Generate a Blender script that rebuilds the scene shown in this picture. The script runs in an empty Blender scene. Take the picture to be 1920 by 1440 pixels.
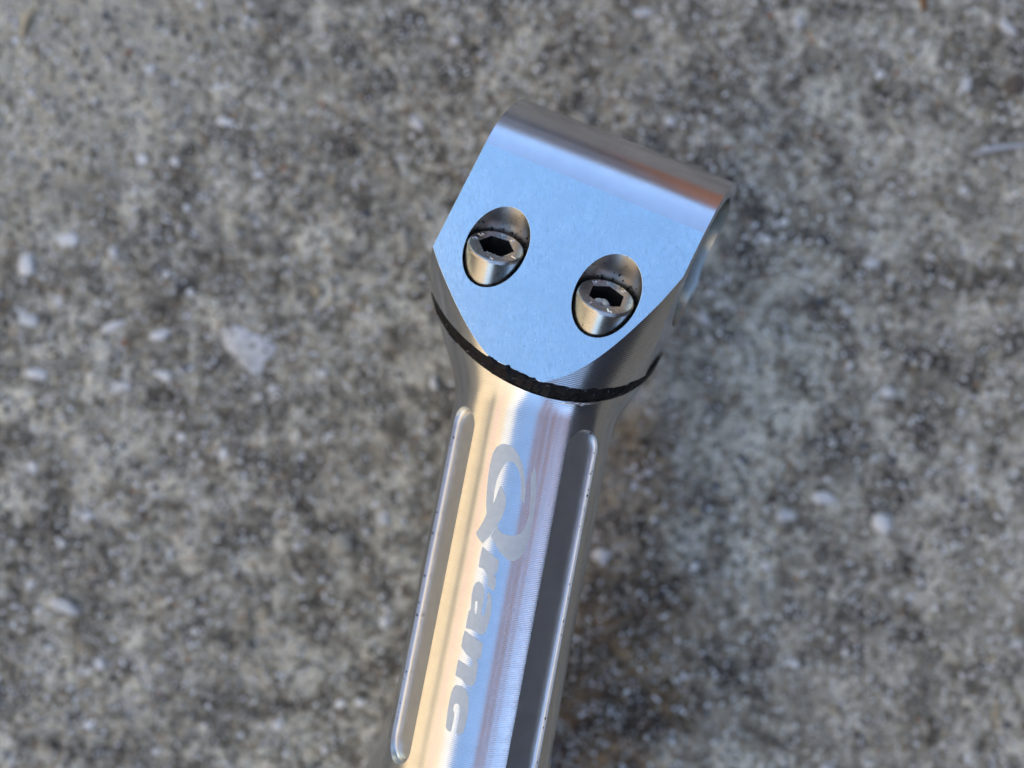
import bpy, bmesh, math, random
import numpy as np
from mathutils import Vector, Matrix, noise
R = math.radians
MM = 0.001
sc = bpy.context.scene
col = sc.collection
random.seed(7); rng = np.random.default_rng(7)

# ------------------------------------------------------------------ camera, sky, sun, exposure
H = 185.0                                    # lens height over the concrete, mm
cam_d = bpy.data.cameras.new('camera'); cam = bpy.data.objects.new('camera', cam_d); col.objects.link(cam)
cam.location = (0, 0, H*MM)
cam_d.sensor_width = 36; cam_d.lens = 36*1442/1920
cam_d.clip_start = 0.005; cam_d.clip_end = 400
cam_d.dof.use_dof = True
cam_d.dof.focus_distance = 0.1275
cam_d.dof.aperture_fstop = 6.1
cam_d.dof.aperture_blades = 0
sc.camera = cam

SUN_EL, SUN_AZ = R(32), R(130)               # azimuth clockwise from +Y (image up)
w = bpy.data.worlds.new('World'); sc.world = w; w.use_nodes = True
nt = w.node_tree; nt.nodes.clear()
sky = nt.nodes.new('ShaderNodeTexSky'); sky.sky_type = 'NISHITA'; sky.sun_disc = False
sky.sun_elevation = SUN_EL; sky.sun_rotation = SUN_AZ
sky.air_density = 1.0; sky.dust_density = 0.05; sky.ozone_density = 1.6
bg = nt.nodes.new('ShaderNodeBackground'); bg.inputs['Strength'].default_value = 0.15
wo = nt.nodes.new('ShaderNodeOutputWorld')
nt.links.new(sky.outputs[0], bg.inputs[0]); nt.links.new(bg.outputs[0], wo.inputs[0])
sd = bpy.data.lights.new('sun', 'SUN'); so = bpy.data.objects.new('sun', sd); col.objects.link(so)
sd.energy = 2.6; sd.angle = R(0.5); sd.color = (1.0, 0.93, 0.82)
dirs = Vector((math.sin(SUN_AZ)*math.cos(SUN_EL), math.cos(SUN_AZ)*math.cos(SUN_EL), math.sin(SUN_EL)))
so.rotation_euler = (-dirs).to_track_quat('-Z', 'Y').to_euler(); so.location = dirs*20
sc.view_settings.view_transform = 'Standard'; sc.view_settings.look = 'None'
sc.view_settings.exposure = 1.95; sc.view_settings.gamma = 1.0
sc.cycles.max_bounces = 10; sc.cycles.glossy_bounces = 6; sc.cycles.diffuse_bounces = 4
sc.cycles.use_denoising = True; sc.cycles.denoiser = 'OPENIMAGEDENOISE'; sc.cycles.denoising_input_passes = 'RGB_ALBEDO_NORMAL'
sc.cycles.sample_clamp_indirect = 6.0

# ------------------------------------------------------------------ helpers
def nodes_mat(name):
    m = bpy.data.materials.new(name); m.use_nodes = True
    t = m.node_tree; t.nodes.clear()
    o = t.nodes.new('ShaderNodeOutputMaterial'); p = t.nodes.new('ShaderNodeBsdfPrincipled')
    t.links.new(p.outputs[0], o.inputs[0])
    return m, t, p
class NT:
    def __init__(s, t): s.t = t
    def n(s, typ, **kw):
        nd = s.t.nodes.new(typ)
        for k, v in kw.items():
            if k.startswith('i_'):
                key = k[2:]
                key = int(key) if key.isdigit() else key
                nd.inputs[key].default_value = v
            else: setattr(nd, k, v)
        return nd
    def l(s, a, b): s.t.links.new(a, b)
    def coord(s): return s.n('ShaderNodeTexCoord').outputs['Object']
    def noise(s, scale, detail=3, rough=.55, vec=None, dist=0.):
        q = s.n('ShaderNodeTexNoise', i_Scale=scale, i_Detail=detail, i_Roughness=rough, i_Distortion=dist)
        s.l(vec if vec is not None else s.coord(), q.inputs['Vector']); return q.outputs[0]
    def ramp(s, fac, stops, interp='LINEAR'):
        r = s.n('ShaderNodeValToRGB'); r.color_ramp.interpolation = interp
        e = r.color_ramp.elements
        while len(e) < len(stops): e.new(.5)
        for q, (p, c) in zip(e, stops):
            q.position = p; q.color = (c[0], c[1], c[2], 1) if hasattr(c, '__len__') else (c, c, c, 1)
        s.l(fac, r.inputs[0]); return r.outputs[0]
    def mix(s, fac, a, b, typ='MIX'):
        q = s.n('ShaderNodeMix', data_type='RGBA', blend_type=typ)
        for v, i in ((fac, 0), (a, 6), (b, 7)):
            if hasattr(v, 'is_output'): s.l(v, q.inputs[i])
            elif i == 0: q.inputs[0].default_value = v
            else: q.inputs[i].default_value = (*v, 1)
        return q.outputs[2]
    def math(s, op, a, b=0.0):
        q = s.n('ShaderNodeMath', operation=op)
        for v, i in ((a, 0), (b, 1)):
            if hasattr(v, 'is_output'): s.l(v, q.inputs[i])
            else: q.inputs[i].default_value = v
        return q.outputs[0]
    def scale(s, vec, sc3):
        q = s.n('ShaderNodeMapping'); q.inputs['Scale'].default_value = sc3; s.l(vec, q.inputs[0]); return q.outputs[0]
    def bump(s, h, strength, dist, normal=None):
        q = s.n('ShaderNodeBump', i_Strength=strength, i_Distance=dist); s.l(h, q.inputs['Height'])
        if normal is not None: s.l(normal, q.inputs['Normal'])
        return q.outputs[0]

def mesh_obj(name, verts, faces, mat, parent=None, smooth=False):
    me = bpy.data.meshes.new(name); me.from_pydata([tuple(v) for v in verts], [], faces)
    me.validate()
    ms = mat if isinstance(mat, (list, tuple)) else [mat]
    for m in ms: me.materials.append(m)
    if smooth: me.shade_smooth()
    o = bpy.data.objects.new(name, me); col.objects.link(o)
    if parent is not None: o.parent = parent
    return o
def tag(o, label=None, cat=None, group=None, kind=None):
    if label: o['label'] = label
    if cat: o['category'] = cat
    if group: o['group'] = group
    if kind: o['kind'] = kind
    return o
def bm_obj(name, bm, mat, parent=None, smooth=True):
    me = bpy.data.meshes.new(name); bm.to_mesh(me); bm.free()
    for m in (mat if isinstance(mat, (list, tuple)) else [mat]): me.materials.append(m)
    if smooth: me.shade_smooth()
    o = bpy.data.objects.new(name, me); col.objects.link(o)
    if parent is not None: o.parent = parent
    return o
F = 1442.0
def gpt(u, v, z=0.0):                        # point of the concrete below a spot of the photograph, mm
    return np.array([(u-960)/F*(H-z), (720-v)/F*(H-z), z])

# ------------------------------------------------------------------ materials
def concrete_mat():
    m, t, p = nodes_mat('concrete'); g = NT(t); c = g.coord()
    big = g.noise(24, 4, .6, c); mid = g.noise(95, 5, .62, c, .4); fine = g.noise(330, 4, .7, c); grit = g.noise(1000, 3, .7, c)
    mixv = g.math('ADD', g.math('MULTIPLY', mid, .40), g.math('ADD', g.math('MULTIPLY', fine, .34), g.math('ADD', g.math('MULTIPLY', big, .18), g.math('MULTIPLY', grit, .08))))
    cc = g.ramp(mixv, [(.415, (.044, .036, .0235)), (.458, (.142, .121, .081)), (.512, (.355, .312, .218)), (.570, (.68, .615, .455))])
    # sand grains of their own colours
    vo = g.n('ShaderNodeTexVoronoi', i_Scale=620.0, i_Randomness=1.0); g.l(c, vo.inputs['Vector'])
    sep = g.n('ShaderNodeSeparateColor'); g.l(vo.outputs['Color'], sep.inputs[0])
    spot = g.math('LESS_THAN', vo.outputs['Distance'], .42)
    pale = g.math('MULTIPLY', spot, g.math('GREATER_THAN', sep.outputs[0], .88))
    dark = g.math('MULTIPLY', spot, g.math('LESS_THAN', sep.outputs[0], .03))
    cc = g.mix(pale, cc, (.46, .42, .35)); cc = g.mix(dark, cc, (.045, .045, .05))
    tan = g.math('MULTIPLY', spot, g.math('GREATER_THAN', sep.outputs[1], .965)); cc = g.mix(tan, cc, (.34, .20, .10))
    # brown damp stain on the paving right of the shaft
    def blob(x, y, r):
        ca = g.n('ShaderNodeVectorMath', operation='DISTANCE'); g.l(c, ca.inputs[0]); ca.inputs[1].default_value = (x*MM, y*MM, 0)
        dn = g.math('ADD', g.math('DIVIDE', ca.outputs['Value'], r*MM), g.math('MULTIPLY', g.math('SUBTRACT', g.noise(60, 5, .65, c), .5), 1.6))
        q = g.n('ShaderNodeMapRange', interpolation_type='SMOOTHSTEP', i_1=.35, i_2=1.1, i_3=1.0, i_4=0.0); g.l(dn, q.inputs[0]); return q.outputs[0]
    for (u, v, r, k) in ((1200, 830, 11, .8), (1190, 950, 15, .55), (1230, 1085, 11, .75), (1130, 1290, 30, 1.0), (1270, 1180, 16, .5), (1090, 1440, 28, 1.0), (1140, 1100, 16, .7)):
        x, y, _ = gpt(u, v); cc = g.mix(g.math('MULTIPLY', blob(x, y, r), k), cc, (.52, .38, .21), 'MULTIPLY')
    for (u, v, r, k) in ((215, 95, 11, .75), (400, 80, 9, .6), (330, 330, 8, .5), (1180, 55, 10, .5), (1390, 500, 10, .45), (300, 560, 12, .45), (460, 500, 9, .4), (620, 900, 16, .35), (1450, 1220, 16, .4), (400, 485, 6, .8), (355, 535, 5, .8), (305, 590, 5, .8), (255, 640, 5, .8), (1560, 860, 9, .4), (1700, 620, 12, .35), (850, 90, 9, .45), (560, 640, 12, .4), (500, 1290, 12, .35), (120, 960, 14, .35), (1330, 1330, 12, .4)):
        x, y, _ = gpt(u, v); cc = g.mix(g.math('MULTIPLY', blob(x, y, r), k), cc, (.38, .34, .30), 'MULTIPLY')
    for (u, v, r, k) in ((90, 120, 38, .75), (330, 60, 22, .6), (60, 420, 22, .4), (560, 190, 14, .35), (1200, 90, 18, .3), (1780, 330, 22, .3), (690, 860, 12, .25), (1850, 1120, 16, .35), (1560, 1310, 14, .3), (150, 800, 16, .25), (1260, 780, 10, .3)):  # patches of paler colour, widest and strongest at the top left
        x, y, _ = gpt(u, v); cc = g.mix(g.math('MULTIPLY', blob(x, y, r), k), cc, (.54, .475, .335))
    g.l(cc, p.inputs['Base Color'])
    rr = g.ramp(fine, [(.3, .85), (.7, .45)]); g.l(rr, p.inputs['Roughness'])
    p.inputs['Specular IOR Level'].default_value = .6
    b1 = g.bump(fine, .7, .0012); b2 = g.bump(grit, .8, .0005, b1); b3 = g.bump(vo.outputs['Distance'], -.35, .0005, b2)
    g.l(b3, p.inputs['Normal'])
    return m
def stone_mat(name, colr, rough=.35, var=.25):
    m, t, p = nodes_mat(name); g = NT(t); c = g.coord()
    oi = g.n('ShaderNodeObjectInfo')
    n1 = g.noise(420, 4, .6, c)
    a = tuple(min(1, q*(1+var)) for q in colr); b = tuple(q*(1-var) for q in colr)
    cc = g.ramp(n1, [(.3, b), (.7, a)])
    hv = g.math('ADD', .82, g.math('MULTIPLY', oi.outputs['Random'], .36))
    hs = g.n('ShaderNodeHueSaturation'); g.l(hv, hs.inputs['Value']); g.l(cc, hs.inputs['Color'])
    g.l(hs.outputs[0], p.inputs['Base Color']); p.inputs['Roughness'].default_value = rough
    g.l(g.bump(n1, .35, .0006), p.inputs['Normal'])
    return m
def metal(name, base=(.76, .745, .72), rough=.2, aniso=0., lines=None, brushed=None, grain=.0, bevel=0., dirt=0., tool=None):
    m, t, p = nodes_mat(name); g = NT(t); c = g.coord()
    p.inputs['Metallic'].default_value = 1.0
    n1 = g.noise(260, 4, .6, c)
    lo = tuple(q*.93 for q in base)
    cc = g.ramp(n1, [(.35, lo), (.65, base)])
    if dirt != 0:
        d1 = g.noise(1500, 2, .5, c); dm = g.ramp(d1, [(.70-dirt*.06, 0.), (.74-dirt*.06, 1.)])
        cc = g.mix(dm, cc, (.10, .085, .07))
    if not tool: g.l(cc, p.inputs['Base Color'])
    if tool:
        al = g.n('ShaderNodeVectorRotate', rotation_type='AXIS_ANGLE'); g.l(c, al.inputs['Vector']); al.inputs['Axis'].default_value = (0, 1, 0); al.inputs['Angle'].default_value = tool[0]
        tv = g.scale(al.outputs[0], (1, 1, .28)); t1 = g.noise(3200, 3, .65, tv); t2 = g.noise(900, 2, .5, tv)
        cc = g.mix(g.ramp(t1, [(.38, 1.), (.52, 0.)]), cc, tuple(q*.84 for q in base))
        cc = g.mix(g.ramp(t2, [(.70, 0.), (.76, .25)]), cc, tuple(q*.6 for q in base))
        sm_ = g.ramp(g.noise(75, 3, .6, c), [(.45, 0.), (.7, 1.)]); cc = g.mix(g.math('MULTIPLY', sm_, .8), cc, tuple(q*.86 for q in base))
        g.l(cc, p.inputs['Base Color'])
    r2 = g.noise(700, 3, .6, c)
    rr = g.math('ADD', rough*.8, g.math('MULTIPLY', r2, rough*.45)); g.l(rr, p.inputs['Roughness'])
    nrm = None
    if bevel > 0:
        bv = g.n('ShaderNodeBevel', i_Radius=bevel*MM, samples=4); nrm = bv.outputs[0]
    if aniso > 0:
        p.inputs['Anisotropic'].default_value = aniso
        vt = g.n('ShaderNodeVectorTransform', vector_type='VECTOR', convert_from='OBJECT', convert_to='WORLD')
        vt.inputs[0].default_value = brushed if brushed else (0, 0, 1); g.l(vt.outputs[0], p.inputs['Tangent'])
    if lines:
        s = g.n('ShaderNodeSeparateXYZ'); g.l(c, s.inputs[0])
        wob = g.math('MULTIPLY', g.noise(90, 2, .5, c), .00005)
        ph = g.math('MULTIPLY', g.math('ADD', s.outputs[2], wob), 2*math.pi/(lines*MM))
        amp = g.math('ADD', .5, g.noise(160, 3, .6, g.scale(c, (1, 1, 10))))
        k = g.math('MULTIPLY', g.math('MULTIPLY', g.math('COSINE', ph), amp), .10)
        geo = g.n('ShaderNodeNewGeometry')
        sm = g.n('ShaderNodeVectorMath', operation='SCALE'); g.l(vt.outputs[0], sm.inputs[0]); g.l(k, sm.inputs['Scale'])
        ad = g.n('ShaderNodeVectorMath', operation='ADD'); g.l(nrm if nrm is not None else geo.outputs['Normal'], ad.inputs[0]); g.l(sm.outputs[0], ad.inputs[1])
        no = g.n('ShaderNodeVectorMath', operation='NORMALIZE'); g.l(ad.outputs[0], no.inputs[0]); nrm = no.outputs[0]
        groove = g.math('MULTIPLY', g.math('ADD', g.math('MULTIPLY', g.math('SINE', ph), .5), .5), g.math('MULTIPLY', amp, .34))
        dk = g.mix(groove, cc, (.30, .28, .26)); g.l(dk, p.inputs['Base Color'])
    if grain > 0:
        vec = c
        nrm = g.bump(g.noise(2600, 2, .6, vec), grain, .00002, nrm)
    if nrm is not None: g.l(nrm, p.inputs['Normal'])
    return m
def plain(name, colr, rough=.5, metallic=0., var=.2, scale=300, bump=.3, dist=.0003):
    m, t, p = nodes_mat(name); g = NT(t); n1 = g.noise(scale, 4, .6)
    g.l(g.ramp(n1, [(.3, tuple(q*(1-var) for q in colr)), (.7, tuple(min(1, q*(1+var)) for q in colr))]), p.inputs['Base Color'])
    p.inputs['Roughness'].default_value = rough; p.inputs['Metallic'].default_value = metallic
    g.l(g.bump(n1, bump, dist), p.inputs['Normal'])
    return m
e_hint = (R(14.0),)
M_CONC = concrete_mat()
M_WHITE = stone_mat('white_quartz', (.72, .69, .63), .28, .14)
M_CHIP = stone_mat('pale_chip', (.64, .61, .55), .35, .35)
M_CREAM = stone_mat('cream_stone', (.40, .33, .21), .4)
M_GREY = stone_mat('grey_stone', (.33, .30, .235), .4)
M_BLUE = stone_mat('blue_grey_stone', (.07, .08, .10), .35)
M_RUST = stone_mat('rust_stone', (.33, .15, .07), .5)
M_BROWN = stone_mat('brown_stone', (.13, .095, .065), .5)
M_TURN = metal('turned_alloy', rough=.225, aniso=.80, lines=.30)
M_FLUTE = metal('milled_flute', base=(.76, .745, .71), rough=.33, grain=.16)
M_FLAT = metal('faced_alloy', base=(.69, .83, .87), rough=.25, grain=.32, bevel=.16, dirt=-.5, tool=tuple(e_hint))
M_ARC = metal('rounded_alloy', base=(.76, .735, .75), rough=.20, grain=.22)
M_BORE = metal('bored_alloy', base=(.66, .63, .55), rough=.2)
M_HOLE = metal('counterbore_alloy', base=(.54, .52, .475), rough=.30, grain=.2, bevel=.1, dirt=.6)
M_BOLT = metal('bolt_steel', base=(.50, .465, .42), rough=.28, grain=.3, bevel=.1, dirt=.3)
M_BOLTTOP = metal('bolt_face_steel', base=(.52, .50, .475), rough=.27, grain=.3, bevel=.1, dirt=.3)
M_ETCH = plain('etched_letter', (.56, .57, .53), .5, .15, .06, 900, .15, .00003)
def grime_mat():
    m, t, p = nodes_mat('black_grime'); g = NT(t); c = g.coord()
    n1 = g.noise(500, 4, .6, c); n2 = g.noise(1500, 2, .5, c)
    cc = g.ramp(n1, [(.35, (.005, .0045, .0045)), (.64, (.012, .010, .009)), (.76, (.04, .03, .024))])
    cc = g.mix(g.ramp(n2, [(.66, 0.), (.70, 1.)]), cc, (.10, .095, .09))
    g.l(cc, p.inputs['Base Color']); p.inputs['Roughness'].default_value = .55; p.inputs['Specular IOR Level'].default_value = .16
    g.l(g.bump(n2, .8, .0003, g.bump(n1, .8, .0006)), p.inputs['Normal']); return m
M_GRIME = grime_mat()
M_SOCKET = plain('socket_black', (.012, .012, .012), .5, .3, .3, 900)
M_CRUD = plain('pale_crud', (.42, .41, .37), .6, .2, .35, 900, .8, .0004)
M_SWARF = metal('bright_swarf', base=(.85, .85, .84), rough=.25)
M_MARK = metal('stamped_edge', base=(.90, .89, .87), rough=.22)

# ------------------------------------------------------------------ unseen surroundings, shaped for the light and reflections they give
def boards(name, mat, parent, x, y0, y1, z0, z1, n, thick, face):
    for k in range(n):
        a = z0+(z1-z0)*k/n; b = z0+(z1-z0)*(k+1)/n-.006
        s = face
        v = [(x, y0, a), (x, y1, a), (x, y1, b), (x, y0, b), (x+s*thick, y0, a), (x+s*thick, y1, a), (x+s*thick*.4, y1, b), (x+s*thick*.4, y0, b)]
        f = [(0, 1, 2, 3), (4, 7, 6, 5), (0, 4, 5, 1), (3, 2, 6, 7), (0, 3, 7, 4), (1, 5, 6, 2)]
        mesh_obj(name, v, f, mat, parent)
def box(name, mat, parent, lo, hi):
    v = [(x, y, z) for x in (lo[0], hi[0]) for y in (lo[1], hi[1]) for z in (lo[2], hi[2])]
    return mesh_obj(name, v, [(0, 1, 3, 2), (4, 6, 7, 5), (0, 4, 5, 1), (2, 3, 7, 6), (0, 2, 6, 4), (1, 5, 7, 3)], mat, parent)
M_SIDING = plain('cream_siding', (.53, .42, .27), .7, 0., .06, 6, .1, .002)
M_PINK = plain('pinkish_siding', (.54, .35, .29), .7, 0., .06, 6, .1, .002)
M_FENCE = plain('dark_timber', (.058, .068, .095), .8, 0., .2, 8, .2, .002)
M_TRIM = plain('white_trim', (.52, .50, .47), .5, 0., .03, 8, .05, .002)
M_BACK = plain('grey_brown_timber', (.28, .255, .25), .8, 0., .2, 8, .2, .002)
M_SLAT = plain('mauve_slat', (.58, .40, .40), .8, 0., .06, 8, .1, .002)
M_TERRA = plain('terracotta', (.50, .20, .09), .7, 0., .1, 8, .1, .002)
M_BRICK = plain('dull_brick', (.42, .24, .22), .8, 0., .12, 8, .2, .002)
def thing(name, label, cat, at):
    o = bpy.data.objects.new(name, None); col.objects.link(o); o.location = at; tag(o, label, cat); return o
hw = thing('house_wall', 'cream house wall with white upper boards beyond the left edge, mirrored as warm streaks', 'wall', (0, 0, 0))
box('wall', M_SIDING, hw, (-2.70, -5.0, -.02), (-2.43, 2.4, 4.7))
def siding(mat, z0, z1, n): boards('siding_board', mat, hw, -2.43, -5.0, 2.4, z0, z1, n, .02, 1)
siding(M_SIDING, .1, 1.75, 8); siding(M_PINK, 1.75, 2.15, 2); siding(M_SIDING, 2.15, 2.95, 4); siding(M_TRIM, 2.95, 4.6, 8)
sw = thing('fence', 'dark shaded board fence beyond the right edge, mirrored as the dark band in the shaft', 'fence', (0, 0, 0))
for k in range(34): box('fence_board', M_FENCE, sw, (1.42+.02*(k % 2), -4.2+k*.2, -.02), (1.438+.02*(k % 2), -3.98+k*.2, 1.38))
for k in range(9): box('fence_board', M_FENCE, sw, (-.22+k*.18, -1.34-.02*(k % 2), -.02), (-.22+k*.18+.2, -1.322-.02*(k % 2), 1.38))  # added corner, standing in for the dark reflection of the person at the camera
for k in range(4): box('fence_post', M_FENCE, sw, (1.46, -3.95+k*1.8, -.02), (1.55, -3.86+k*1.8, 1.32))
br = thing('reflection_house', 'unseen brick gable with slats, added beyond the right edge to give the mauve band', 'house', (0, 0, 0))  # unseen house, added for the mauve band in the shaft
bxy = [(-1.5, 0), (3.2, 0), (3.2, 3.4), (1.2, 8.2), (-.2, 6.6), (-.75, 5.2), (-1.5, 3.6)]
mesh_obj('wall', [(3.0, y_, z_) for y_, z_ in bxy]+[(3.3, y_, z_) for y_, z_ in bxy], [tuple(range(7)), tuple(range(13, 6, -1))]+[(k, 7+k, 7+(k+1) % 7, (k+1) % 7) for k in range(7)], M_BRICK, br)
def slab(name, mat, parent, pl, z0, z1):
    n = len(pl); mesh_obj(name, [(x_, y_, z0) for x_, y_ in pl]+[(x_, y_, z1) for x_, y_ in pl], [tuple(range(n-1, -1, -1)), tuple(range(n, 2*n))]+[(k, (k+1) % n, n+(k+1) % n, n+k) for k in range(n)], mat, parent)
for x0_, x1_, y0_ in ((.22, .52, -3.0), (.72, 1.10, -2.2), (1.34, 1.80, -1.6), (2.05, 2.60, -1.2)):  # added overhead slats, in place of the mauve reflection of hand and phone
    slab('reflection_slat', M_SLAT, br, [(x0_, y0_), (x1_, y0_), (x1_+.05, 1.3), (x0_, 1.3)], 3.5, 3.62)
slab('reflection_beam', M_SLAT, br, [(.1, .3), (2.99, .3), (2.99, .55), (.1, .55)], 3.63, 3.8)  # added crossbar over the slats, unseen as well
bk = thing('back_fence', 'grey brown board fence beyond the top edge, mirrored along the round end of the clamp', 'fence', (0, 0, 0))
for k in range(36): box('fence_board', M_BACK, bk, (-2.2+k*.2, 4.5, -.02), (-2.006+k*.2, 4.52, 2.3))
box('fence_rail', M_FENCE, bk, (-2.2, 4.44, .45), (1.1, 4.49, .85)); box('fence_rail', M_FENCE, bk, (-2.2, 4.44, 1.5), (1.1, 4.49, 1.7)); box('fence_cap', M_TRIM, bk, (-2.2, 4.42, 2.31), (1.1, 4.56, 2.42))
sh = thing('shed', 'terracotta shed wall beyond the top right corner, mirrored as the orange end of the clamp', 'shed', (0, 0, 0))
box('wall', M_TERRA, sh, (1.2, 4.0, -.02), (4.6, 4.3, 2.2))
box('roof', M_BACK, sh, (1.1, 3.9, 2.21), (4.7, 4.5, 2.3))

# ------------------------------------------------------------------ ground
def axis_coords(half, step, far):
    a = list(np.arange(-half, half+1e-6, step)); d = step
    x = half
    while x < far:
        d *= 1.6; x += d; a.append(x); a.insert(0, -x)
    return np.array(a)
def relief(x, y):
    v = Vector((x*.012, y*.012, 3.1)); q = noise.fractal(v, 1.0, 2.0, 3)*.9
    v2 = Vector((x*.09, y*.09, 9.7)); q += noise.fractal(v2, .8, 2.1, 3)*.62
    q += noise.noise(Vector((x*.55, y*.55, 1.7)))*.22
    # worn groove left of the clamp
    return q
gx = axis_coords(150, .75, 60000); gy = axis_coords(116, .75, 60000)
def groove_d(x, y):
    pts = [gpt(425, 455), gpt(330, 560), gpt(240, 640), (gpt(205, 710))]
    best = 1e9
    for a, b in zip(pts, pts[1:]):
        ab = b[:2]-a[:2]; t_ = max(0, min(1, ((x-a[0])*ab[0]+(y-a[1])*ab[1])/(ab@ab)))
        best = min(best, math.hypot(x-a[0]-t_*ab[0], y-a[1]-t_*ab[1]))
    return best
gverts = []
for y in gy:
    for x in gx:
        if abs(x) < 160 and abs(y) < 125:
            z = relief(x, y)
            if -100 < x < -55 and -5 < y < 40: z -= 1.3*math.exp(-(groove_d(x, y)/1.3)**2)
        else: z = -.2
        gverts.append((x*MM, y*MM, z*MM))
nx = len(gx); ny = len(gy)
gfaces = [(j*nx+i, j*nx+i+1, (j+1)*nx+i+1, (j+1)*nx+i) for j in range(ny-1) for i in range(nx-1)]
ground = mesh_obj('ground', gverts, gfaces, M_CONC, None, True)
tag(ground, kind='structure')

def pebble_mesh(name, mat, seed, sub=2, rough=.42):
    bm = bmesh.new(); bmesh.ops.create_icosphere(bm, subdivisions=sub, radius=1.0)
    for v in bm.verts:
        q = noise.noise(v.co*1.1+Vector((seed*3.7, seed*1.3, 0)))*rough*1.5+noise.noise(v.co*2.6+Vector((seed, 0, seed*2.1)))*rough*.6
        v.co *= 1+q
    me = bpy.data.meshes.new(name); bm.to_mesh(me); bm.free(); me.materials.append(mat); me.shade_smooth()
    return me
PEB = {}
for key, mt in (('w', M_WHITE), ('c', M_CREAM), ('g', M_GREY), ('b', M_BLUE), ('r', M_RUST), ('k', M_BROWN)):
    PEB[key] = [pebble_mesh('stone', mt, i+ord(key)*.7, 1 if key in 'br' else 2) for i in range(5)]
def stone(u, v, a, b, ang, key, rise=.45, parent=None, name='stone'):
    p = gpt(u, v); k = (H-1)/F
    sx, sy = a*k*.92, b*k*.92; sz = min(sx, sy)*.6
    o = bpy.data.objects.new(name, random.choice(PEB[key])); col.objects.link(o)
    z = relief(p[0], p[1]) + sz*(rise-.5)*.9
    o.location = (p[0]*MM, p[1]*MM, z*MM); o.scale = (sx*MM, sy*MM, sz*MM); o.rotation_euler = (random.uniform(-.2, .2), random.uniform(-.2, .2), R(ang))
    o.parent = ground if parent is None else None
    return o
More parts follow.
